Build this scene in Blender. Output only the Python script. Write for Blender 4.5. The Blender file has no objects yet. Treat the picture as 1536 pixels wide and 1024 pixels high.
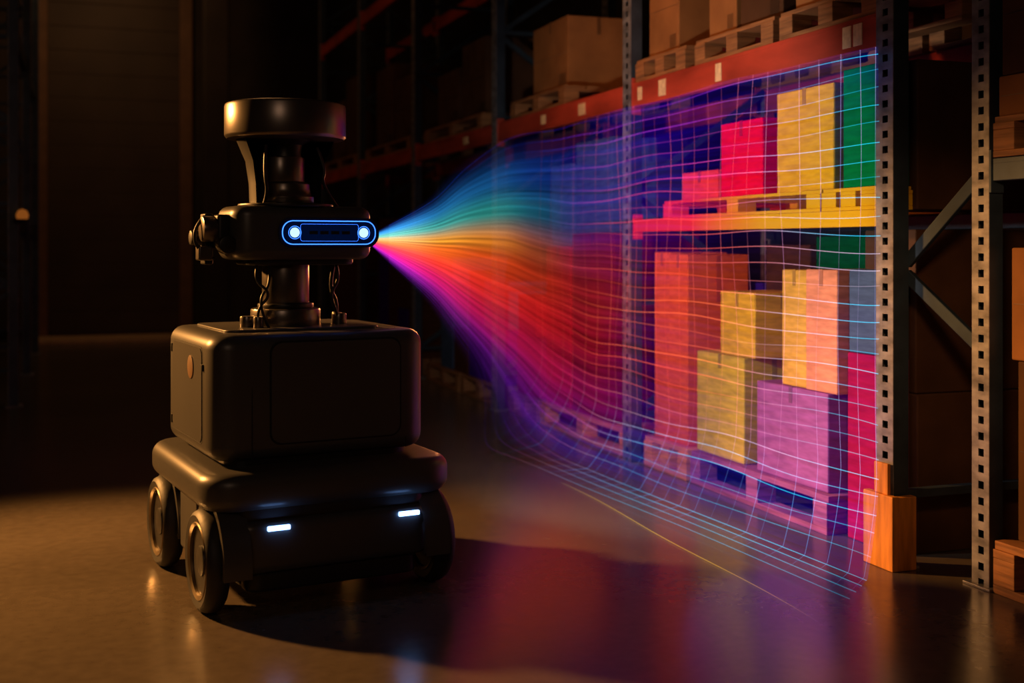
import bpy, bmesh, math, random
from mathutils import Vector, Matrix, noise
random.seed(7)
scene = bpy.context.scene
try:
    scene.view_settings.view_transform = 'Standard'
    scene.view_settings.look = 'None'
except Exception as e:
    print(e)
R = math.radians

# ---------------------------------------------------------------- materials
def mat(name, col, rough=0.5, metal=0.0, var=0.15, nscale=6.0, stretch=(1,1,1), bump=0.0, emit=None, estr=0.0, coat=0.0, spec=None):
    m = bpy.data.materials.new(name); m.use_nodes = True
    nt = m.node_tree; b = nt.nodes['Principled BSDF']
    tc = nt.nodes.new('ShaderNodeTexCoord'); mp = nt.nodes.new('ShaderNodeMapping')
    mp.inputs['Scale'].default_value = stretch
    nz = nt.nodes.new('ShaderNodeTexNoise'); nz.inputs['Scale'].default_value = nscale
    nz.inputs['Detail'].default_value = 5
    nt.links.new(tc.outputs['Object'], mp.inputs['Vector']); nt.links.new(mp.outputs[0], nz.inputs['Vector'])
    rp = nt.nodes.new('ShaderNodeValToRGB')
    rp.color_ramp.elements[0].position = 0.3; rp.color_ramp.elements[1].position = 0.7
    rp.color_ramp.elements[0].color = [c*(1-var) for c in col[:3]]+[1]
    rp.color_ramp.elements[1].color = [min(1, c*(1+var)) for c in col[:3]]+[1]
    nt.links.new(nz.outputs['Fac'], rp.inputs[0]); nt.links.new(rp.outputs[0], b.inputs['Base Color'])
    b.inputs['Roughness'].default_value = rough; b.inputs['Metallic'].default_value = metal
    if spec is not None: b.inputs['Specular IOR Level'].default_value = spec
    if coat: b.inputs['Coat Weight'].default_value = coat
    if bump:
        bp = nt.nodes.new('ShaderNodeBump'); bp.inputs['Strength'].default_value = bump; bp.inputs['Distance'].default_value = 0.01
        nt.links.new(nz.outputs['Fac'], bp.inputs['Height']); nt.links.new(bp.outputs[0], b.inputs['Normal'])
    if emit:
        b.inputs['Emission Color'].default_value = (*emit, 1); b.inputs['Emission Strength'].default_value = estr
    return m

M_body   = mat('robot_grey_paint', (0.085,0.082,0.080), 0.38, 0.3, 0.06, 3)
M_dark   = mat('robot_black_plastic', (0.018,0.017,0.017), 0.42, 0.1, 0.1)
M_metal  = mat('robot_dark_metal', (0.20,0.175,0.155), 0.30, 0.8, 0.1)
M_rubber = mat('tyre_rubber', (0.016,0.015,0.014), 0.55, 0, 0.2, 30, bump=0.1)
M_rim    = mat('wheel_rim_metal', (0.28,0.22,0.15), 0.3, 0.9, 0.1)
M_blue   = mat('blue_led', (0.02,0.1,1), 0.3, emit=(0.035,0.17,1.0), estr=3.4)
M_eye    = mat('eye_led', (0.5,0.7,1), 0.3, emit=(0.30,0.55,1.0), estr=2.2)
M_led    = mat('strip_led', (0.3,0.5,1), 0.3, emit=(0.20,0.42,1.0), estr=9)
M_visor  = mat('visor_glass', (0.004,0.006,0.02), 0.12, 0, 0.1, emit=(0.0,0.012,0.08), estr=0.25, coat=1)
M_badge  = mat('badge_amber', (0.20,0.12,0.07), 0.4)
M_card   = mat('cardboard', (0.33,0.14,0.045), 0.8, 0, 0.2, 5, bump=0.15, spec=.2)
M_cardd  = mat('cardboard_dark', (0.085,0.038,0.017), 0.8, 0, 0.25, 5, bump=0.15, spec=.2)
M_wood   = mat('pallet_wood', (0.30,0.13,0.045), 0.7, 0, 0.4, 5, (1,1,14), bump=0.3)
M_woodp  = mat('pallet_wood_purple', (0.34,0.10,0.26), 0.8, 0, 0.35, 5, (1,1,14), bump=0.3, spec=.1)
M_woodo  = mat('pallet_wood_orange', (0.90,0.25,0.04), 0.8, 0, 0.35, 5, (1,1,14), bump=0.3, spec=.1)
M_guard  = mat('guard_wood', (0.78,0.27,0.025), 0.65, 0, 0.45, 4, (6,6,1), bump=0.3)
M_post   = mat('rack_post_steel', (0.26,0.26,0.27), 0.42, 0.4, 0.5, 11, (1,1,2), bump=0.05)
M_blueP  = mat('rack_blue_steel', (0.045,0.07,0.10), 0.45, 0.4, 0.3, 9)
M_beam   = mat('rack_beam_orange', (0.50,0.060,0.03), 0.5, 0.1, 0.35, 7, (1,0.3,1), bump=0.05)
M_label  = mat('beam_label_paper', (0.9,0.62,0.34), 0.6, 0, 0.2, 40)
M_blk    = mat('dark_gap', (0.006,0.006,0.006), 0.8)
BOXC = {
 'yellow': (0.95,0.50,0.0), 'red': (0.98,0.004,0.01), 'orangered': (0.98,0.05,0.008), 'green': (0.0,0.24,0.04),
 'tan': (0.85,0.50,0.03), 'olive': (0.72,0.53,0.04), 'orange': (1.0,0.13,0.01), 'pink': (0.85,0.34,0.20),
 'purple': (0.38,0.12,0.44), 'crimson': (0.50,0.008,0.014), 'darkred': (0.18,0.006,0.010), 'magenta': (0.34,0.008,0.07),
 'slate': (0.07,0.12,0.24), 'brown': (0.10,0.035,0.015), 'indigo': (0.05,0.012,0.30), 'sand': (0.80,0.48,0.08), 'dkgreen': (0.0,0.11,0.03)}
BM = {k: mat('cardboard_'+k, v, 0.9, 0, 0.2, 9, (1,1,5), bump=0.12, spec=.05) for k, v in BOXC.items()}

# ---------------------------------------------------------------- mesh helpers
def new_obj(name, bm, mats, parent=None, loc=(0,0,0), rot=(0,0,0), smooth=None):
    me = bpy.data.meshes.new(name); bm.to_mesh(me); bm.free()
    for m in (mats if isinstance(mats, (list, tuple)) else [mats]): me.materials.append(m)
    if smooth is not None:
        for p in me.polygons: p.use_smooth = True
        try: me.set_sharp_from_angle(angle=R(smooth))
        except Exception: pass
    o = bpy.data.objects.new(name, me); scene.collection.objects.link(o)
    o.location = loc; o.rotation_euler = rot
    if parent: o.parent = parent
    return o

def empty(name, loc=(0,0,0), rotz=0):
    e = bpy.data.objects.new(name, None); e.location = loc; e.rotation_euler = (0,0,rotz)
    e.empty_display_size = 0.1
    scene.collection.objects.link(e); return e

def add_box(bm, x0,x1,y0,y1,z0,z1, mi=0, bev=0.0, mtx=None):
    r = bmesh.ops.create_cube(bm, size=1.0)
    vs = r['verts']
    for v in vs:
        v.co = Vector((x0 if v.co.x<0 else x1, y0 if v.co.y<0 else y1, z0 if v.co.z<0 else z1))
    faces = set(f for v in vs for f in v.link_faces)
    for f in faces: f.material_index = mi
    if bev:
        es = list(set(e for v in vs for e in v.link_edges))
        rr = bmesh.ops.bevel(bm, geom=es, offset=bev, segments=2, affect='EDGES', profile=0.5, clamp_overlap=True)
        for f in rr['faces']: f.material_index = mi
        if mtx:
            allv = set(v for f in rr['faces'] for v in f.verts)
            for v in allv: v.co = mtx @ v.co
    elif mtx:
        for v in vs: v.co = mtx @ v.co

def rbox(name, sx, sy, sz, loc, rv, re, m, parent=None, rot=(0,0,0), segs=8, taper=None):
    """box with rounded vertical corners (rv) and rounded rims (re), centred on loc"""
    bm = bmesh.new(); bmesh.ops.create_cube(bm, size=1.0)
    for v in bm.verts: v.co = Vector((v.co.x*sx, v.co.y*sy, v.co.z*sz))
    if rv:
        es = [e for e in bm.edges if abs(e.verts[0].co.z-e.verts[1].co.z) > sz*0.5]
        bmesh.ops.bevel(bm, geom=es, offset=rv, segments=segs, affect='EDGES', profile=0.5)
    if re:
        es = [e for e in bm.edges if abs(abs(e.verts[0].co.z)-sz/2)<1e-5 and abs(e.verts[0].co.z-e.verts[1].co.z)<1e-5]
        bmesh.ops.bevel(bm, geom=es, offset=re, segments=6, affect='EDGES', profile=0.5)
    if taper:
        for v in bm.verts:
            t = v.co.z/sz+0.5; k = 1+(taper-1)*t; v.co.x *= k; v.co.y *= k
    return new_obj(name, bm, m, parent, loc, rot, 35)

def lathe(name, prof, loc, m, parent=None, rot=(0,0,0), n=48, a0=0, a1=2*math.pi):
    bm = bmesh.new(); full = abs(a1-a0-2*math.pi) < 1e-4
    k = n if full else n+1; rings = []
    for r, z in prof:
        rings.append([bm.verts.new((r*math.cos(a0+(a1-a0)*i/n), r*math.sin(a0+(a1-a0)*i/n), z)) for i in range(k)])
    for a, b in zip(rings[:-1], rings[1:]):
        for i in range(n):
            j = (i+1) % k
            try: bm.faces.new((a[i], a[j], b[j], b[i]))
            except Exception: pass
    if full:
        bmesh.ops.remove_doubles(bm, verts=bm.verts, dist=1e-5)
    bmesh.ops.recalc_face_normals(bm, faces=bm.faces)
    return new_obj(name, bm, m, parent, loc, rot, 35)

def cyl_prof(r, z0, z1, b=0.006):
    return [(0.00001,z0),(r-b,z0),(r-b*0.3,z0+b*0.3),(r,z0+b),(r,z1-b),(r-b*0.3,z1-b*0.3),(r-b,z1),(0.00001,z1)]

def tube(name, pts, rad, m, parent=None, cyclic=False):
    cu = bpy.data.curves.new(name, 'CURVE'); cu.dimensions = '3D'; cu.bevel_depth = rad; cu.bevel_resolution = 3
    sp = cu.splines.new('NURBS' if not cyclic else 'POLY'); sp.points.add(len(pts)-1)
    for p, q in zip(sp.points, pts): p.co = (*q, 1)
    if not cyclic: sp.order_u = 3; sp.use_endpoint_u = True
    sp.use_cyclic_u = cyclic
    cu.materials.append(m)
    o = bpy.data.objects.new(name, cu); scene.collection.objects.link(o)
    if parent: o.parent = parent
    return o

def rrect(cx, cz, w, h, r, y, n=6):
    pts = []
    for (sx, sz, a) in ((1,1,0),(-1,1,90),(-1,-1,180),(1,-1,270)):
        for i in range(n+1):
            t = R(a+90*i/n)
            pts.append((cx+sx*(w/2-r)+r*math.cos(t), y, cz+sz*(h/2-r)+r*math.sin(t)))
    return pts

def plate(name, cx, cz, w, h, r, y, th, m, parent):   # plate facing -y
    bm = bmesh.new(); pts = rrect(cx, cz, w, h, r, y)
    f = bm.faces.new([bm.verts.new(p) for p in pts])
    ex = bmesh.ops.extrude_face_region(bm, geom=[f])
    for v in [g for g in ex['geom'] if isinstance(g, bmesh.types.BMVert)]: v.co.y -= th
    bmesh.ops.recalc_face_normals(bm, faces=bm.faces)
    return new_obj(name, bm, m, parent, smooth=35)

# ---------------------------------------------------------------- room shell
def floor_material():
    m = bpy.data.materials.new('polished_concrete'); m.use_nodes = True; nt = m.node_tree; b = nt.nodes['Principled BSDF']
    tc = nt.nodes.new('ShaderNodeTexCoord')
    n1 = nt.nodes.new('ShaderNodeTexNoise'); n1.inputs['Scale'].default_value = 0.9; n1.inputs['Detail'].default_value = 6
    n2 = nt.nodes.new('ShaderNodeTexNoise'); n2.inputs['Scale'].default_value = 22; n2.inputs['Detail'].default_value = 6
    for n in (n1, n2): nt.links.new(tc.outputs['Object'], n.inputs['Vector'])
    r1 = nt.nodes.new('ShaderNodeValToRGB')
    r1.color_ramp.elements[0].color = (0.085,0.068,0.050,1); r1.color_ramp.elements[1].color = (0.145,0.117,0.088,1)
    r1.color_ramp.elements[0].position = 0.3; r1.color_ramp.elements[1].position = 0.72
    ad2 = nt.nodes.new('ShaderNodeMix'); ad2.data_type='FLOAT'; ad2.inputs[0].default_value = 0.35
    nt.links.new(n1.outputs['Fac'], ad2.inputs[2]); nt.links.new(n2.outputs['Fac'], ad2.inputs[3])
    nt.links.new(ad2.outputs[0], r1.inputs[0]); nt.links.new(r1.outputs[0], b.inputs['Base Color'])
    rr = nt.nodes.new('ShaderNodeMapRange'); rr.inputs['To Min'].default_value = 0.17; rr.inputs['To Max'].default_value = 0.30
    nt.links.new(n2.outputs['Fac'], rr.inputs['Value']); nt.links.new(rr.outputs[0], b.inputs['Roughness'])
    bp = nt.nodes.new('ShaderNodeBump'); bp.inputs['Strength'].default_value = 0.025; bp.inputs['Distance'].default_value = 0.01
    nt.links.new(n2.outputs['Fac'], bp.inputs['Height']); nt.links.new(bp.outputs[0], b.inputs['Normal'])
    return m
M_floor = floor_material()
M_wall = mat('wall_paint_dark', (0.05,0.036,0.026), 0.8, 0, 0.25, 2)
M_ceil = mat('ceiling_dark', (0.03,0.028,0.026), 0.9)
M_door = mat('roller_door_steel', (0.085,0.058,0.038), 0.6, 0.2, 0.15, 2)
M_trim = mat('door_trim', (0.22,0.115,0.055), 0.6)
M_thr  = mat('door_threshold', (0.7,0.46,0.26), 0.6)

XL, XR, YF, YB, ZC = -4.5, 5.2, -3.0, 16.2, 6.0
def slab(name, *a, m=M_wall):
    bm = bmesh.new(); add_box(bm, *a); return new_obj(name, bm, m)
slab('floor', XL-.2, XR+.2, YF-.2, YB+.2, -0.2, 0, m=M_floor)
slab('ceiling', XL-.2, XR+.2, YF-.2, YB+.2, ZC, ZC+.2, m=M_ceil)
slab('wall_back', XL, XR, YB, YB+.2, 0, ZC)
slab('wall_front', XL, XR, YF-.2, YF, 0, ZC)
slab('wall_left', XL-.2, XL, YF, YB, 0, ZC)
slab('wall_right', XR, XR+.2, YF, YB, 0, ZC)
# roller door on back wall
d = empty('door_1', (0.42, YB, 0))
bm = bmesh.new()
for i in range(15):
    add_box(bm, -0.80, 0.80, -0.06, -0.005, 0.06+i*0.30, 0.06+i*0.30+0.297, bev=0.004)
new_obj('slats', bm, M_door, d)
bm = bmesh.new()
add_box(bm, -0.99,-0.80,-0.14,-0.005,0,4.6,bev=.01); add_box(bm, 0.80,0.96,-0.08,-0.005,0,4.6,bev=.01); add_box(bm, -0.96,0.96,-0.22,-0.005,4.5,4.8,bev=.01)
new_obj('frame', bm, M_trim, d)
bm = bmesh.new(); add_box(bm, -0.96, 2.2, -0.85, -0.15, 0, 0.06, bev=.008); new_obj('threshold', bm, M_thr, d)
bm = bmesh.new(); add_box(bm, 1.42, 1.72, YB-1.2, YB-.9, 0, ZC, bev=.02)
new_obj('pillar', bm, M_wall)
bm = bmesh.new(); add_box(bm, XL, -0.6, YB-.03, YB, 0, .15, bev=.004); new_obj('baseboard_back', bm, M_blk)

# ---------------------------------------------------------------- racking
def post_mesh(bm, x, y, z1, w=0.10, dp=0.07, mi=0):
    t = 0.004; pitch = 0.057
    add_box(bm, x, x+t, y, y+w*0.30, 0.01, z1, mi); add_box(bm, x, x+t, y+w*0.62, y+w, 0.01, z1, mi)
    z = 0.03
    while z < z1-0.05:
        add_box(bm, x+.0002, x+t-.0002, y+w*0.30, y+w*0.62, z, z+0.030, mi); z += pitch
    add_box(bm, x+t, x+dp, y, y+t, 0.01, z1, 1); add_box(bm, x+t, x+dp, y+w-t, y+w, 0.01, z1, mi)
    add_box(bm, x+dp*0.55, x+dp*0.6, y+t, y+w-t, 0.01, z1, 2)  # dark plate added behind the slots, standing in for shade in the channel
    add_box(bm, x-0.02, x+dp+0.03, y-0.025, y+w+0.025, 0.0, 0.01, mi, 0.002)

def frame(parent, x, y, depth=0.95, z1=4.9, brace=True):
    bm = bmesh.new()
    post_mesh(bm, x, y, z1); post_mesh(bm, x+depth-.07, y, z1)
    new_obj('upright_posts', bm, [M_post, M_blueP, M_blk], parent)
    bm = bmesh.new(); z = 0.25; k = 0
    while z < z1-0.6:
        add_box(bm, x+.065, x+depth-.065, y+.03, y+.07, z, z+.03)
        a = Vector((x+.06, y+.05, z+.02)); b = Vector((x+depth-.06, y+.05, z+.6))
        if k % 2: a.z, b.z = b.z, a.z
        dv = b-a; L = dv.length; q = dv.to_track_quat('X', 'Z').to_matrix().to_4x4()
        if brace: add_box(bm, 0, L, -.012, .012, -.018, .018, mtx=Matrix.Translation(a) @ q)
        z += 0.62 if brace else 2.0; k += 1
    new_obj('frame_bracing', bm, M_blueP, parent)

def beam(parent, x, y0, y1, z0, z1, m=M_beam, name='beam'):
    bm = bmesh.new()
    add_box(bm, x, x+.045, y0, y1, z0, z1, 0, 0.003)
    add_box(bm, x-.006, x+.05, y0, y0+.012, z0-.04, z1+.03, 0, 0.002)
    add_box(bm, x-.006, x+.05, y1-.012, y1, z0-.04, z1+.03, 0, 0.002)
    add_box(bm, x-.002, x, y0+.02, y1-.02, z1-.018, z1-.010, 0)
    return new_obj(name, bm, m, parent)

rack = empty('pallet_rack')
X0 = 2.83; PY = [3.70, 5.95, 8.20, 10.45, 12.70, 14.95]
for y in PY: frame(rack, X0, y, brace=(y > 4))
for i in range(5):
    ya, yb = PY[i]+.10, PY[i+1]
    for zl in (1.95, 3.55):
        beam(rack, X0+.012, ya, yb, zl, zl+.13, name='beam_front')
        beam(rack, X0+.85, ya, yb, zl, zl+.13, name='beam_rear')
# labels on front beam
bm = bmesh.new()
for (y, w, h) in ((3.90,.055,.085),(3.97,.055,.085),(4.98,.055,.085),(5.55,.08,.085),(5.83,.05,.07),(6.6,.1,.07),(7.25,.08,.06),(8.9,.12,.06)):
    add_box(bm, X0+.008, X0+.012, y, y+w, 2.015-h/2, 2.015+h/2, 0, .001)
new_obj('beam_labels', bm, M_label, rack)
# neighbouring rack (nearer run), with the tie braces
rack2 = empty('pallet_rack')
bm = bmesh.new(); post_mesh(bm, 2.97, 3.36, 4.9, w=.085, dp=.06); post_mesh(bm, 3.90, 3.36, 4.9, w=.085, dp=.06); post_mesh(bm, 2.97, 1.0, 4.9, w=.085, dp=.06); post_mesh(bm, 3.90, 1.0, 4.9, w=.085, dp=.06)
new_obj('upright_posts', bm, [M_post, M_blueP, M_blk], rack2)
for zl in (1.42, 3.4):
    beam(rack2, 2.975, 1.085, 3.36, zl, zl+.08, M_blueP, 'beam_front'); beam(rack2, 3.90, 1.085, 3.36, zl, zl+.08, M_blueP, 'beam_rear')
bm = bmesh.new()
for a, b in (((2.905,3.72,1.13),(3.0,3.44,1.44)), ((2.905,3.72,1.09),(3.0,3.44,0.84))):
    a = Vector(a); b = Vector(b); dv = b-a; q = dv.to_track_quat('X','Z').to_matrix().to_4x4()
    add_box(bm, 0, dv.length, -.012, .012, -.022, .022, bev=.003, mtx=Matrix.Translation(a) @ q)
new_obj('tie_braces', bm, M_blueP, rack2)
# timber guard round the foot of the corner post
bm = bmesh.new()
add_box(bm, 2.797, 2.826, 3.66, 3.835, 0, .275, 0, .004); add_box(bm, 2.826, 2.905, 3.66, 3.695, 0, .272, 0, .004)
add_box(bm, 2.806, 2.82, 3.70, 3.78, .275, .39, 0, .003)
new_obj('post_guard', bm, M_guard)

# left-hand rack in the shadows
rack3 = empty('pallet_rack')
for y in (9.6, 11.9, 14.2): frame(rack3, -1.38, y, z1=4.9)
for i in range(2):
    ya = 9.7+2.3*i
    for zl in (1.3, 2.8):
        beam(rack3, -1.36, ya, ya+2.2, zl, zl+.12, M_blueP, name='beam_front'); beam(rack3, -.51, ya, ya+2.2, zl, zl+.12, M_blueP, name='beam_rear')
M_warn = mat('amber_lamp_glass', (0.02,0.008,0.002), 0.6, emit=(1.0,0.28,0.04), estr=0.20, spec=.0)
lamp = lathe('warning_lamp', [(0.0001,.045),(.03,.033),(.045,.0),(.038,-.03),(.0001,-.03)], (-.40, 9.55, 1.42), M_warn, None, n=20)
bm = bmesh.new(); add_box(bm, -.46,-.36,9.50,9.60,1.36,1.389); new_obj('lamp_bracket', bm, M_blk, rack3)

def pallet(y0, y1, x0, x1, z0, h=0.145, m=M_wood):
    bm = bmesh.new(); t = h*0.16
    L = y1-y0; W = x1-x0
    nb = 6 if W > .5 else 3
    for i in range(nb):                                     # deck boards run along y
        xa = x0+W*i/nb+.008; add_box(bm, xa, xa+W/nb-.016, y0, y1, z0+h-t, z0+h, 0, .002)
    for k in range(3):
        ya = y0+(L-.10)*k/2
        add_box(bm, x0, x1, ya, ya+.10, z0+h-2*t, z0+h-t, 0, .002)
        for j in range(3):
            xa = x0+(W-.10)*j/2; add_box(bm, xa, xa+.10, ya, ya+.10, z0+t, z0+h-2*t, 0, .003)
    for j in range(3):
        xa = x0+(W-.10)*j/2; add_box(bm, xa, xa+.10, y0, y1, z0, z0+t, 0, .002)
    return new_obj('wooden_pallet', bm, m)

TM = {}
def tint(m, k=.72):
    c = m.node_tree.nodes['Color Ramp'].color_ramp.elements[0].color
    return mat(m.name+'_tape', [x*k for x in c[:3]], .5)
def carton(y0, y1, x0, x1, z0, z1, m, tape=True, rz=0.0):
    cx, cy = (x0+x1)/2, (y0+y1)/2; a, b, h = (x1-x0)/2, (y1-y0)/2, z1-z0
    bm = bmesh.new()
    add_box(bm, -a, a, -b, b, 0, h, 0, min(.006, h*.1))
    e = .0015; w = min(.022, b*.2); plain = m in (M_card, M_cardd)
    if tape:
        add_box(bm, -a-e, a+e, -w*.6, w*.6, h-.002, h+e, 1)
        add_box(bm, -a-e, -a+.002, -w*.6, w*.6, h-.07 if h>.2 else h*.6, h-.004, 1)
        add_box(bm, -w*.6, w*.6, -b-e, -b+.002, h*.75, h-.004, 1)
        if plain:
            add_box(bm, -a-e*.8, -a+.001, -b+.012, b-.012, h*.5-.0015, h*.5+.0015, 1)
            add_box(bm, -a-e, -a+.001, -b+.03, -b+.03+b*.4, .03, .03+min(.07,h*.2), 1)
    tp = TM.get(m.name) or TM.setdefault(m.name, tint(m))
    return new_obj('cardboard_box', bm, [m, tp], None, (cx, cy, z0), (0,0,rz))

# --- bay 1 floor level
pallet(4.22, 5.40, 2.90, 3.75, 0.0, .16, M_woodp)
pallet(5.44, 5.93, 2.90, 3.75, 0.0, .16, M_woodo)
Z = .161
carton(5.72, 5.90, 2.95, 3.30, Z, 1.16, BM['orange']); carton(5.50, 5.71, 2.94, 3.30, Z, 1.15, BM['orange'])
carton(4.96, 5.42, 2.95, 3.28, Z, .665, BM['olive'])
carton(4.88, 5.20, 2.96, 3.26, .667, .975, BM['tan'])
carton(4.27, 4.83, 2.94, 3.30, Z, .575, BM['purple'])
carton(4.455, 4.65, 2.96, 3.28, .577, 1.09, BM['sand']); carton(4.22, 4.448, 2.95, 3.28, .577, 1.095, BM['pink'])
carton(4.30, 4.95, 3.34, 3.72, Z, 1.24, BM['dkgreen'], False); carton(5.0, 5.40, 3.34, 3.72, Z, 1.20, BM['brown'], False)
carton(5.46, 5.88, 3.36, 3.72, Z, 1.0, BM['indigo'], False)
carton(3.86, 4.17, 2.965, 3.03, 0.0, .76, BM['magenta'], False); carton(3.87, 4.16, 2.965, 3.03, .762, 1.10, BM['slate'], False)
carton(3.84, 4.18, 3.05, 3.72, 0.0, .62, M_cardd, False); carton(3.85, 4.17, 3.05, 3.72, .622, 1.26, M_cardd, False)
# mid shelf
M_shelf = bpy.data.materials.new('shelf_timber_projection_tint'); M_shelf.use_nodes = True
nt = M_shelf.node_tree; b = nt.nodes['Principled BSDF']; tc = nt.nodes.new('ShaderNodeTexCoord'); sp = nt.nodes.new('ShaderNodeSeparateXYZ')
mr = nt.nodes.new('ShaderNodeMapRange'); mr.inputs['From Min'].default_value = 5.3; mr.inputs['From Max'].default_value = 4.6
rp = nt.nodes.new('ShaderNodeValToRGB'); rp.color_ramp.elements[0].color = (.95,.04,.015,1); rp.color_ramp.elements[1].color = (.85,.50,.0,1)  # projected light's red-to-yellow spread painted into the shelf's base colour
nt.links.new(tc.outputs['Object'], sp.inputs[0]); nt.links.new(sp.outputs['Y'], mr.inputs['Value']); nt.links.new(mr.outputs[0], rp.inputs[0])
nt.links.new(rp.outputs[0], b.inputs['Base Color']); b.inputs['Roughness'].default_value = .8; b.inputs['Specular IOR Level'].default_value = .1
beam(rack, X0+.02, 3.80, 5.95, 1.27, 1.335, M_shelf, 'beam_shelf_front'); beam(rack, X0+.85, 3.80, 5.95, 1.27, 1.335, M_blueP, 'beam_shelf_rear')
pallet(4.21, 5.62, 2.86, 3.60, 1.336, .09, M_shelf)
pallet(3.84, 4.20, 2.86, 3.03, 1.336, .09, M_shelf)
Z = 1.427
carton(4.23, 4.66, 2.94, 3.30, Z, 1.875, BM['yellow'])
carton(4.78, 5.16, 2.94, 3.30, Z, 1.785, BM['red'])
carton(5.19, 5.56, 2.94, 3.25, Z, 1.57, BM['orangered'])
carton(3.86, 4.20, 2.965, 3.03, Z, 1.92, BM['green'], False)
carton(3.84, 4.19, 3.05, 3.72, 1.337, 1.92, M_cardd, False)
carton(4.26, 4.70, 3.34, 3.60, Z, 1.92, BM['indigo'], False)  # veil's indigo glow between boxes put into these back cartons' colour
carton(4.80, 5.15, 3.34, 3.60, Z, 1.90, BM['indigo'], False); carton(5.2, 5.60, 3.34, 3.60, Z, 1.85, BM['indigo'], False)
# --- bay 2
pallet(6.15, 7.50, 2.90, 3.75, 0.0, .15, M_woodo); pallet(7.56, 8.12, 2.90, 3.75, 0, .15, M_woodp)
Z = .151
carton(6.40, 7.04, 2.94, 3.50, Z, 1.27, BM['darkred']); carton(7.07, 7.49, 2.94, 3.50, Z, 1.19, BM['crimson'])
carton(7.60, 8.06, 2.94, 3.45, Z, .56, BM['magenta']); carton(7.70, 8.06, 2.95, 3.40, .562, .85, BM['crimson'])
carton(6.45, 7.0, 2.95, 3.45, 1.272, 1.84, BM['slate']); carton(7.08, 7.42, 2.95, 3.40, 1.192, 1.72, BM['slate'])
# --- far bays
for (ya, yb, cols) in ((8.4, 10.3, ('indigo','brown','slate')), (10.65, 12.5, ('brown','indigo')), (12.9, 14.8, ('brown',))):
    pallet(ya, ya+.9, 2.90, 3.75, 0, .15); pallet(ya+.95, yb, 2.90, 3.75, 0, .15)
    y = ya+.03
    while y < yb-.4:
        w = random.uniform(.35,.42); zz = .151
        for k in range(random.choice((2,3))):
            h = random.uniform(.35,.5); carton(y, y+w, 2.94, 3.5, zz, zz+h, BM[random.choice(cols)], False); zz += h+.002
        y += w+.03
# --- upper level
def top(y0, y1, boxes, ph=.12):
    pallet(y0, y1, 2.85, 3.74, 2.081, ph)
    for (a, b, xa, xb, h, m) in boxes: carton(a, b, xa, xb, 2.082+ph, 2.082+ph+h, m)
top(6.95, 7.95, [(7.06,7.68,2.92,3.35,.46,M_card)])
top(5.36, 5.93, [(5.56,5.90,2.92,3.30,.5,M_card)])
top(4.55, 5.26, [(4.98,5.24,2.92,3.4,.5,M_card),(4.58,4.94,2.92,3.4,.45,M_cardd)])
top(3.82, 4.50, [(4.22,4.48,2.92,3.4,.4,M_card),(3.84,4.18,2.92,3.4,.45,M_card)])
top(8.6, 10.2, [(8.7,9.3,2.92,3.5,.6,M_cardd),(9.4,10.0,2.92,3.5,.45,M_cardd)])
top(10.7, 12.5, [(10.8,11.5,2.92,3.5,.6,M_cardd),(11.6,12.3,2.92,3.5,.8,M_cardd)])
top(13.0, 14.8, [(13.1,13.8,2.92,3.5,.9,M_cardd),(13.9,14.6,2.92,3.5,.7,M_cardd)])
# --- nearest bay at the right edge
pallet(2.5, 3.335, 2.965, 3.85, 0, .18, M_wood)
carton(2.6, 3.30, 3.04, 3.7, .181, .80, M_cardd); carton(2.6, 3.32, 3.03, 3.7, .802, 1.19, M_card)
pallet(2.5, 3.335, 2.965, 3.85, 1.501, .14, M_wood)
carton(2.6, 3.33, 2.985, 3.6, 1.642, 1.78, M_card); carton(2.6, 3.32, 2.99, 3.6, 1.782, 2.2, M_cardd)

# ---------------------------------------------------------------- robot
rb = empty('warehouse_robot', (0.7445, 4.36, 0), R(8.2))
rbox('lower_chassis', .62, .80, .25, (0,0.04,.205), .07, .02, M_dark, rb)
rbox('chassis_side_panel', .77, .25, .25, (0,.045,.235), .01, .02, M_body, rb)
rbox('front_bumper', .675, .16, .17, (0,-.355,.225), .06, .03, M_body, rb)
rbox('front_skid', .60, .12, .07, (0,-.35,.11), .05, .015, M_dark, rb)
rbox('bumper_gap', .66, .14, .04, (0,-.335,.33), .05, .0, M_dark, rb)
rbox('base_slab', .88, .92, .125, (0,.03,.4025), .12, .045, M_body, rb)
rbox('waist_gap', .66, .60, .05, (0,.03,.475), .08, .0, M_dark, rb)
rbox('body_shell', .77, .68, .42, (-.005,.035,.692), .085, .05, M_body, rb)
rbox('body_lid', .56, .46, .012, (-.03,0.04,.905), .05, .004, M_body, rb)
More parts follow.
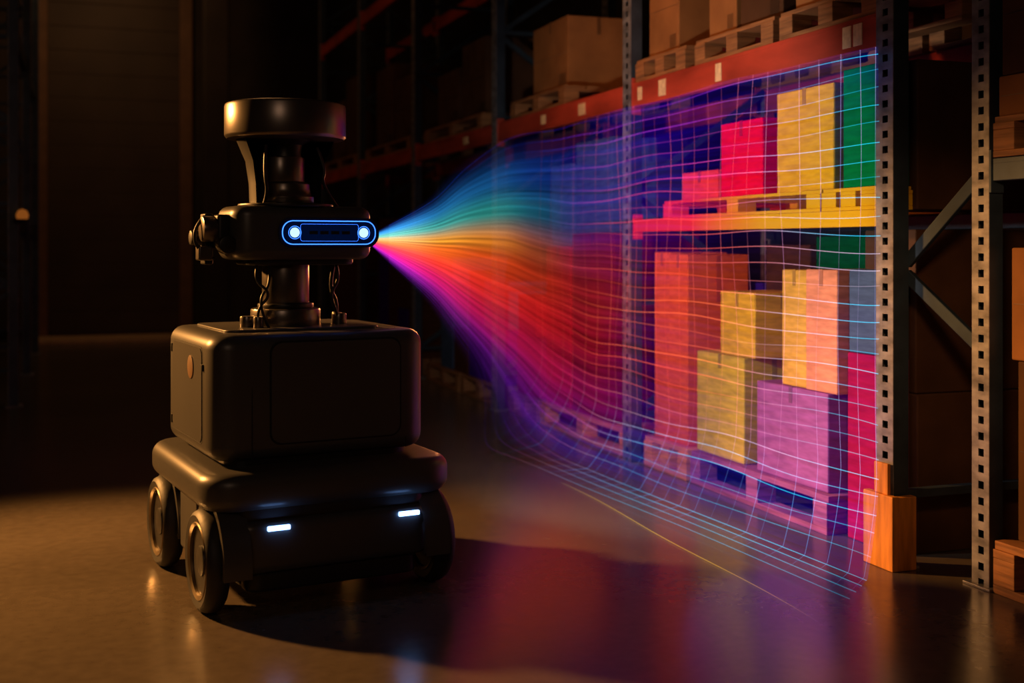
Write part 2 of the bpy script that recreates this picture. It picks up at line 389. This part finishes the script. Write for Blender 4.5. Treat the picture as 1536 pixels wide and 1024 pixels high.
for sx in (-1, 1):
    for sy, yy in ((0, -.27), (1, .37)):
        c = (sx*.395, yy, .168)
        w = empty('wheel_'+('l' if sx<0 else 'r')+('_front' if sy==0 else '_rear'), c); w.parent = rb
        prof = [(.118,-.030),(.148,-.038),(.160,-.030),(.168,-.012),(.168,.012),(.160,.030),(.148,.038),(.118,.030),(.118,-.030)]
        lathe('tyre', prof, (0,0,0), M_rubber, w, (0,R(90),0), 56)
        lathe('rim_ring', [(.114,-.030),(.124,-.036),(.127,-.032),(.127,.032),(.124,.036),(.114,.030),(.114,-.030)], (0,0,0), M_rim, w, (0,R(90),0), 56)
        lathe('hub_disc', [(0.0001,-.016),(.113,-.020),(.113,.020),(0.0001,.016)], (0,0,0), M_dark, w, (0,R(90),0), 48)
        lathe('hub_cap', cyl_prof(.05,-.026,.026,.006), (0,0,0), M_dark, w, (0,R(90),0), 32)
        bm = bmesh.new(); n = 24; inn = []; out = []
        for i in range(n+1):
            a = R(-8)+R(196)*i/n
            for lst, rr in ((inn, .178), (out, .200)):
                lst.append([bm.verts.new((xx, yy+rr*math.cos(a), .168+rr*math.sin(a))) for xx in (sx*.30, sx*.39)])
        for i in range(n):
            for q in ((inn[i][0],inn[i+1][0],inn[i+1][1],inn[i][1]),(out[i][0],out[i][1],out[i+1][1],out[i+1][0]),
                      (inn[i][1],inn[i+1][1],out[i+1][1],out[i][1])): bm.faces.new(q)
        bmesh.ops.recalc_face_normals(bm, faces=bm.faces)
        new_obj('wheel_arch', bm, M_body, rb, smooth=35)
for i, x in enumerate((-.205, .25)):
    rbox('led_strip_%d'%(i+1), .075, .012, .015, (x,-.438,.287), .004, .003, M_led, rb)
FY = -.305
plate('front_panel_gap', .04, .705, .472, .347, .040, FY+.0005, .0016, M_blk, rb)
plate('front_panel', .04, .705, .460, .335, .037, FY, .0045, M_body, rb)
tube('seam_left', [(-.255,FY-.0005,.49),(-.255,FY-.0005,.86),(-.255,FY+.03,.893),(-.255,-.20,.902)], .0020, M_blk, rb)
tube('seam_right', [(.295,FY+.002,.49),(.295,FY+.002,.86),(.295,FY+.03,.892),(.295,-.2,.902)], .0016, M_blk, rb)
for sx in (-1, 1):
    s = empty('side_panel_'+('l' if sx<0 else 'r')); s.parent = rb; s.rotation_euler = (0,0,R(90*sx)); s.location = (-.005,.035,0)
    plate('gap', 0, .695, .447, .327, .03, -.3845, .0014, M_blk, s); plate('door', 0, .695, .435, .315, .027, -.385, .0035, M_body, s)
    for k in (-.13,.13): rbox('hinge', .014,.008,.03, (-.232,-.387,.695+k), .002,.001, M_dark, s)
    rbox('latch', .012,.01,.022, (.232,-.387,.79), .002,.001, M_dark, s)
    lathe('badge', cyl_prof(.040,0,.004,.001), (.07 if sx<0 else -.07,-.388,.78), M_badge, s, (R(90),0,0), 32)
NX, NY = -.040, .02
lathe('neck_collar', cyl_prof(.125,.905,.972,.008), (NX,NY,0), M_metal, rb)
lathe('neck_collar_step', cyl_prof(.100,.972,.99,.005), (NX,NY,0), M_dark, rb)
lathe('neck_post', cyl_prof(.084,.99,1.16,.003), (NX,NY,0), M_metal, rb)
for i, (x, y) in enumerate(((-.20,-.05),(-.175,-.10),(.15,-.02),(.165,.05))):
    lathe('neck_bolt_%d'%(i+1), cyl_prof(.026 if i%2==0 else .018,.905,.95,.004), (x,y,0), M_metal, rb, n=24)
HX = -.012
rbox('head_shell', .515, .28, .19, (HX,0,1.242), .070, .036, M_body, rb)
rbox('head_underside', .40, .20, .03, (HX,0,1.143), .05, .01, M_dark, rb)
VX, VZ = .070, 1.243
plate('visor_bezel', VX, VZ, .375, .105, .045, -.1385, .004, M_dark, rb)
plate('visor_glass', VX, VZ, .345, .080, .036, -.1425, .002, M_visor, rb)
tube('visor_light_ring', rrect(VX, VZ, .345, .082, .037, -.1445), .0017, M_blue, rb, True)
tube('visor_inner_line', rrect(VX, VZ, .215, .060, .008, -.1447), .0004, M_blue, rb, True)
for i, x in enumerate((-.128, .128)):
    lathe('eye_ring_%d'%(i+1), [(.0215,0),(.0225,.0015),(.0235,0)], (VX+x,-.1445,VZ), M_blue, rb, (R(90),0,0), 32)
    lathe('eye_%d'%(i+1), [(.0001,.006),(.011,.005),(.016,.002),(.0175,0)], (VX+x,-.1445,VZ), M_eye, rb, (R(90),0,0), 32)
for i in range(4):
    rbox('visor_sensor_%d'%(i+1), .03,.003,.012, (VX-.06+i*.04,-.1445,VZ), .003,.001, M_dark, rb)
lathe('projector_lens', [(.0001,.03),(.022,.028),(.030,.02),(.034,0),(.034,-.02)], (HX+.255,-.03,1.215), M_visor, rb, (0,R(90),0), 32)
rbox('side_module', .05,.13,.12, (HX-.275,-.01,1.245), .015,.01, M_dark, rb)
lathe('side_knob_big', cyl_prof(.045,0,.05,.006), (HX-.295,-.03,1.255), M_metal, rb, (0,R(-90),0), 32)
lathe('side_knob_small', cyl_prof(.026,0,.07,.004), (HX-.295,.05,1.225), M_dark, rb, (0,R(-90),0), 32)
lathe('side_camera', cyl_prof(.032,0,.06,.005), (HX-.27,-.05,1.20), M_dark, rb, (R(90),0,0), 32)
rbox('side_bracket', .03,.07,.18, (HX-.31,.035,1.22), .008,.006, M_dark, rb)
rbox('side_connector', .05,.05,.05, (HX-.33,-.01,1.17), .008,.006, M_metal, rb)
tube('side_cable', [(HX-.33,-.02,1.30),(HX-.37,-.02,1.26),(HX-.36,-.02,1.18),(HX-.30,-.03,1.15)], .006, M_dark, rb)
lathe('head_top_plate', cyl_prof(.17,1.335,1.347,.004), (NX,NY,0), M_dark, rb)
lathe('mast_collar', [(.0001,1.347),(.098,1.347),(.102,1.353),(.102,1.372),(.094,1.380),(.088,1.40),(.088,1.418),(.080,1.425),(.0001,1.425)], (NX,NY,0), M_metal, rb)
lathe('mast_cylinder', cyl_prof(.080,1.425,1.515,.005), (NX-.012,NY,0), M_metal, rb)
lathe('mast_neck', [(.06,1.51),(.055,1.53),(.06,1.56),(.10,1.585)], (NX,NY,0), M_dark, rb)
lathe('mast_rear_shroud', [(.128,1.345),(.131,1.42),(.143,1.50),(.178,1.582)], (NX,NY,0), M_dark, rb, n=30, a0=R(-8), a1=R(200))
lathe('lidar_disc', [(.0001,1.578),(.19,1.578),(.209,1.581),(.215,1.588),(.217,1.594),(.217,1.696),(.214,1.704),(.206,1.708),(.15,1.709),(.0001,1.709)], (NX,NY,0), M_metal, rb, n=72)
tube('cable_1', [(-.16,-.06,1.15),(-.20,-.10,1.08),(-.13,-.12,1.03),(-.19,-.11,.97),(-.17,-.09,.91)], .005, M_dark, rb)
tube('cable_2', [(-.13,-.05,1.15),(-.12,-.09,1.07),(-.19,-.12,1.0),(-.14,-.11,.91)], .005, M_dark, rb)
tube('cable_3', [(.13,-.02,1.15),(.15,-.04,1.08),(.10,-.05,1.02),(.14,-.04,.94),(.15,-.02,.91)], .006, M_dark, rb)
tube('cable_4', [(.15,.02,1.15),(.12,.02,1.05),(.17,.04,.98),(.16,.05,.91)], .007, M_dark, rb)
tube('cable_5', [(.05,-.06,1.55),(.08,-.08,1.47),(.06,-.07,1.42),(.13,-.06,1.335)], .006, M_dark, rb)
tube('cable_6', [(-.14,-.07,1.55),(-.155,-.10,1.45),(-.14,-.1,1.38),(-.15,-.07,1.335)], .006, M_dark, rb)

# ---------------------------------------------------------------- projected light field
K = [(1.00,4.27,1.240,1.190),(1.45,5.04,1.40,.944),(1.85,5.82,1.60,.665),(2.25,6.34,1.80,.329),(2.52,6.50,1.885,.10),
     (2.66,6.36,1.915,.03),(2.72,6.0,1.925,.016),(2.74,5.5,1.93,.014),(2.76,4.9,1.93,.014),(2.77,4.3,1.93,.014),(2.785,3.72,1.935,.014)]
def cr(u):
    s = max(0, min(.99999, u))*(len(K)-1); i = int(s); t = s-i
    g = lambda j: K[max(0,min(len(K)-1,j))]
    p0,p1,p2,p3 = g(i-1),g(i),g(i+1),g(i+2)
    return [0.5*((2*b)+(-a+c)*t+(2*a-5*b+4*c-d)*t*t+(-a+3*b-3*c+d)*t**3) for a,b,c,d in zip(p0,p1,p2,p3)]
def ss(a,b,x):
    t = max(0,min(1,(x-a)/(b-a))); return t*t*(3-2*t)
def P(u, v, wav=1.0, off=0.0):
    X,Y,zt,zb = cr(u)
    k = ss(.3,.6,u)
    zf = v*(1-k)+k*min(1.0, v/.90) if v < .90 else v*(1-k)+k
    z = zt+(zb-zt)*zf
    sk = (max(0,v-.74)/.26)**1.6*ss(.2,.5,u)
    X -= (.54-.18*u)*sk; Y -= .32*sk*ss(.5,1,u)
    w = .6*wav*ss(.12,.6,u)*(1-.6*sk)
    z += w*(.016*math.sin(9*u+6*v)+.010*math.sin(23*u+17*v+1)+.006*math.sin(41*u-9*v))*min(1, z*8)
    X += w*.014*math.sin(17*u+11*v)
    Y += w*.008*math.sin(13*v+29*u)
    X += off*math.sin(math.pi*min(1,u*1.6))*.6; Y -= off*math.sin(math.pi*min(1,u*1.6))*.5
    return Vector((X,Y,max(.006,z)))
V_ROWS = [0,.15,.28,.40,.48,.60,.74,.88,1.0]
U_COLS = [0,.12,.25,.38,.55,.70,.85,1.0]
VEIL = [
 [(.02,.08,.8),(.05,.4,1),(.2,.7,.6),(1,.60,.22),(1,.35,.10),(1,.08,.12),(1,.02,.3),(.6,.02,.7),(.25,.02,.8)],
 [(.004,.016,.20),(.008,.10,.26),(.03,.26,.23),(.65,.24,.02),(.82,.12,.012),(.85,.035,.02),(.5,.006,.09),(.18,.007,.22),(.03,.005,.17)],
 [(.003,.008,.11),(.004,.05,.15),(.012,.14,.12),(.42,.12,.01),(.56,.05,.007),(.54,.016,.010),(.30,.004,.035),(.07,.004,.13),(.015,.004,.10)],
 [(.003,.004,.11),(.003,.02,.13),(.005,.05,.085),(.18,.03,.01),(.32,.018,.005),(.34,.007,.008),(.20,.003,.025),(.05,.004,.14),(.010,.004,.07)],
 [(.006,.001,.14),(.004,.006,.17),(.008,.006,.13),(.12,.006,.03),(.18,.006,.012),(.18,.003,.012),(.12,.002,.04),(.02,.004,.17),(.02,.004,.04)],
 [(.008,.0,.14),(.008,.0,.15),(.010,.0,.11),(.016,.0,.05),(.022,.002,.035),(.010,.0,.05),(.010,.0,.07),(.004,.006,.18),(.010,.006,.04)],
 [(.003,.0,.09),(.003,.0,.05),(.003,.0,.022),(.004,.001,.008),(.002,.0,.014),(.002,.0,.030),(.003,.0,.05),(.002,.005,.17),(.003,.009,.05)],
 [(.0,.001,.07),(.0,.004,.016),(.0,.006,.005),(.001,.003,.008),(.001,.0,.035),(.006,.0,.03),(.018,.0,.03),(.008,.0,.14),(.004,.007,.09)]]
def lerp(a,b,t): return tuple(x+(y-x)*t for x,y in zip(a,b))
def table(T,u,v):
    i = max(k for k in range(len(U_COLS)-1) if U_COLS[k] <= min(u,.9999)); j = max(k for k in range(len(V_ROWS)-1) if V_ROWS[k] <= min(v,.9999))
    tu = ss(0,1,(u-U_COLS[i])/(U_COLS[i+1]-U_COLS[i])); tv = ss(0,1,(v-V_ROWS[j])/(V_ROWS[j+1]-V_ROWS[j]))
    return lerp(lerp(T[i][j],T[i+1][j],tu), lerp(T[i][j+1],T[i+1][j+1],tu), tv)
def line_col(u,v):
    c = table(VEIL,u,v); m = max(c)+1e-4
    base = tuple(x/m for x in c)
    warm = (1.0,.10,.05) if v > .3 else lerp((.42,.04,.70),(1,.06,.10), ss(.0,.3,v))
    if .45 < v < .62: warm = (1.0,.16,.04)
    cy = (.01,.50,.78)
    k = max(ss(.78,.98,u)*(1 if v<.34 or v>.44 else .6), ss(.66,.82,v)*ss(.45,.75,u))
    c2 = lerp(warm, cy, k)
    return lerp(base, c2, ss(.4,.62,u))

def emission_mat(name, strength, streak=False):
    m = bpy.data.materials.new(name); m.use_nodes = True; nt = m.node_tree; nt.nodes.clear()
    out = nt.nodes.new('ShaderNodeOutputMaterial'); em = nt.nodes.new('ShaderNodeEmission'); at = nt.nodes.new('ShaderNodeAttribute'); at.attribute_name = 'glow'
    em.inputs['Strength'].default_value = strength
    nt.links.new(at.outputs['Color'], em.inputs['Color'])
    if streak:
        uv = nt.nodes.new('ShaderNodeTexCoord'); mp = nt.nodes.new('ShaderNodeMapping'); mp.inputs['Scale'].default_value = (1.2, 60, 1)
        nz = nt.nodes.new('ShaderNodeTexNoise'); nz.inputs['Scale'].default_value = 1.0; nz.inputs['Detail'].default_value = 5; nz.inputs['Roughness'].default_value = .65
        mr = nt.nodes.new('ShaderNodeMapRange'); mr.inputs['From Min'].default_value = .33; mr.inputs['From Max'].default_value = .7
        mr.inputs['To Min'].default_value = .25*strength; mr.inputs['To Max'].default_value = 1.7*strength
        nt.links.new(uv.outputs['UV'], mp.inputs[0]); nt.links.new(mp.outputs[0], nz.inputs['Vector']); nt.links.new(nz.outputs['Fac'], mr.inputs['Value'])
        nt.links.new(mr.outputs[0], em.inputs['Strength'])
    tr = nt.nodes.new('ShaderNodeBsdfTransparent'); ad = nt.nodes.new('ShaderNodeAddShader')
    nt.links.new(tr.outputs[0], ad.inputs[0]); nt.links.new(em.outputs[0], ad.inputs[1]); nt.links.new(ad.outputs[0], out.inputs[0])
    return m
M_veil = emission_mat('light_veil', 1.0, True); M_lines = emission_mat('light_lines', .48)

lf = empty('light_grid_projection')
def veil(name, off, gain, umax=1.0):
    nu, nv = 120, 60; verts=[]; cols=[]; uvs=[]
    for i in range(nu+1):
        for j in range(nv+1):
            u, v = umax*i/nu, j/nv
            verts.append(P(u,v,1,off)); c = table(VEIL,u,v)
            f = (ss(0,.18,v)+(1-ss(0,.18,v))*.8*ss(.5,.65,u))*(1-ss(.80,.99,v))*gain
            f *= 1-ss(.6,1,u/umax) if umax<1 else 1
            cols.append((c[0]*f,c[1]*f,c[2]*f,1)); uvs.append((u,v))
    faces = [(i*(nv+1)+j,(i+1)*(nv+1)+j,(i+1)*(nv+1)+j+1,i*(nv+1)+j+1) for i in range(nu) for j in range(nv)]
    me = bpy.data.meshes.new(name); me.from_pydata(verts,[],faces)
    ca = me.color_attributes.new('glow','FLOAT_COLOR','POINT')
    for k,c in enumerate(cols): ca.data[k].color = c
    ul = me.uv_layers.new(name='UVMap')
    for l in me.loops: ul.data[l.index].uv = uvs[l.vertex_index]
    for p in me.polygons: p.use_smooth = True
    me.materials.append(M_veil); o = bpy.data.objects.new(name, me); scene.collection.objects.link(o); o.parent = lf
veil('veil', 0, .88); veil('veil_inner', .12, .22, .5); veil('veil_outer', -.10, .22, .5)

def lines(name, paths, nside=4):
    verts=[]; faces=[]; cols=[]
    for pts, rads, cs in paths:
        base = len(verts); n = len(pts)
        for i,p in enumerate(pts):
            t = (pts[min(n-1,i+1)]-pts[max(0,i-1)]).normalized()
            a = t.cross(Vector((.3,.2,.93))).normalized(); b = t.cross(a)
            for s in range(nside):
                q = 2*math.pi*s/nside; verts.append(p+(a*math.cos(q)+b*math.sin(q))*rads[i]); cols.append((*cs[i],1))
        for i in range(n-1):
            for s in range(nside):
                s2=(s+1)%nside; faces.append((base+i*nside+s,base+i*nside+s2,base+(i+1)*nside+s2,base+(i+1)*nside+s))
    me = bpy.data.meshes.new(name); me.from_pydata(verts,[],faces)
    ca = me.color_attributes.new('glow','FLOAT_COLOR','POINT')
    for k,c in enumerate(cols): ca.data[k].color = c
    me.materials.append(M_lines); o = bpy.data.objects.new(name, me); scene.collection.objects.link(o); o.parent = lf
paths=[]
NH = 33
for j in range(NH):
    v = .012+.985*j/(NH-1); pts=[];rd=[];cs=[]
    ph = random.uniform(0,6); u0 = .03
    for i in range(150):
        u = u0+(1-u0)*i/149
        vv = v+.0028*math.sin(19*u+ph)*ss(.3,.6,u)
        pts.append(P(u,max(0,min(1,vv)))); rd.append(.0009+.0007*ss(.3,.9,u))
        c = line_col(u,v); g = (.30+.70*ss(.35,.7,u))*(.75+.35*math.sin(7*u+ph))*(1-.6*ss(.86,1,v))
        if u < .4: g *= .4+.6*min(1, max(table(VEIL,u,v))*2)
        if v > .85: g *= 1-.6*ss(.9,1,u)
        cs.append(tuple(x*g for x in c))
    paths.append((pts,rd,cs))
lines('grid_lines_horizontal', paths)
paths=[]; u = .40
while u < .995:
    pts=[];rd=[];cs=[]; ph=random.uniform(0,6)
    for i in range(90):
        v = i/89; uu = u+.0025*math.sin(8*v+ph)
        pts.append(P(min(1,uu),v)); rd.append(.0008+.0002*u)
        cc = lerp((1,.12,.06),(.38,.36,.8),ss(.75,1,u)); cc = lerp(cc,(.08,.35,.9),ss(.66,.86,v)); g=.62*(.7+.4*math.sin(9*v+ph))*(.25+.75*ss(.45,.65,u))*(1-.9*ss(.85,1,v))
        cs.append(tuple(x*g for x in cc))
    paths.append((pts,rd,cs)); u += .0205 if u > .6 else .034
lines('grid_lines_vertical', paths)
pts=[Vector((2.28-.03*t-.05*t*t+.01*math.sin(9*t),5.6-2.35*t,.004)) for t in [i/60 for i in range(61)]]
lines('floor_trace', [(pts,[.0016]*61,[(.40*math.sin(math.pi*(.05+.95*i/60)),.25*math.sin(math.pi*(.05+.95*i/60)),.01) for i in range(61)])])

# ---------------------------------------------------------------- lights
def light(kind, name, loc, target, power, col, size=.3, angle=60, blend=.5, spec=1.0):
    l = bpy.data.lights.new(name, kind); l.energy = power; l.color = col; l.specular_factor = spec
    if kind == 'AREA': l.shape='DISK'; l.size = size
    else: l.shadow_soft_size = size
    if kind == 'SPOT': l.spot_size = R(angle); l.spot_blend = blend
    o = bpy.data.objects.new(name, l); scene.collection.objects.link(o); o.location = loc
    o.rotation_euler = (Vector(target)-Vector(loc)).to_track_quat('-Z','Y').to_euler(); return o
light('SPOT','key_spot_light',(-2.5,7.2,2.5),(.15,4.8,.62),2300,(1,.43,.105),.16,46,.75)
light('SPOT','projector_spot_light',(1.08,4.33,1.25),(2.9,5.3,1.0),72,(1,.88,.78),.04,100,.35)
light('SPOT','rack_warm_light',(.2,4.8,3.3),(2.9,5.6,2.4),150,(1,.36,.10),.25,66,.9)
light('AREA','front_fill_light',(-1.2,-.6,3.0),(.8,4.3,.8),9,(1,.62,.40),1.2)
light('SPOT','corner_warm_light',(1.3,1.6,1.9),(3.0,3.55,.95),56,(1,.53,.24),.12,30,.9)
light('SPOT','rim_warm_light',(3.0,5.95,1.1) if False else (2.3,6.9,1.25),(.9,4.4,.95),75,(1,.32,.09),.22,24,.8,spec=.5)
light('AREA','door_warm_light',(.2,14.0,4.8),(.2,16.0,1.5),8,(1,.52,.22),.6)
light('AREA','aisle_warm_light',(1.2,10.5,5.4),(2.4,10.5,0),7,(1,.45,.16),.8)
light('POINT','red_floor_glow',(2.2,5.6,.55),(0,0,0),1.2,(1,.12,.04),.3,spec=.15)
light('POINT','violet_floor_glow',(2.5,4.1,.35),(0,0,0),.9,(.25,.12,1),.3,spec=.2)

w = bpy.data.worlds.new('warehouse_dark'); scene.world = w; w.use_nodes = True
w.node_tree.nodes['Background'].inputs[0].default_value = (.003,.0022,.0017,1)
w.node_tree.nodes['Background'].inputs[1].default_value = 1.0

# ---------------------------------------------------------------- camera
cd = bpy.data.cameras.new('camera'); cam = bpy.data.objects.new('camera', cd); scene.collection.objects.link(cam)
cam.location = (0,0,1.2); cam.rotation_euler = (R(90),0,R(-19.8))
cd.lens = 42.19; cd.sensor_width = 36; cd.shift_y = -145/1536
cd.dof.use_dof = True; cd.dof.focus_distance = 4.15; cd.dof.aperture_fstop = 1.8
scene.camera = cam
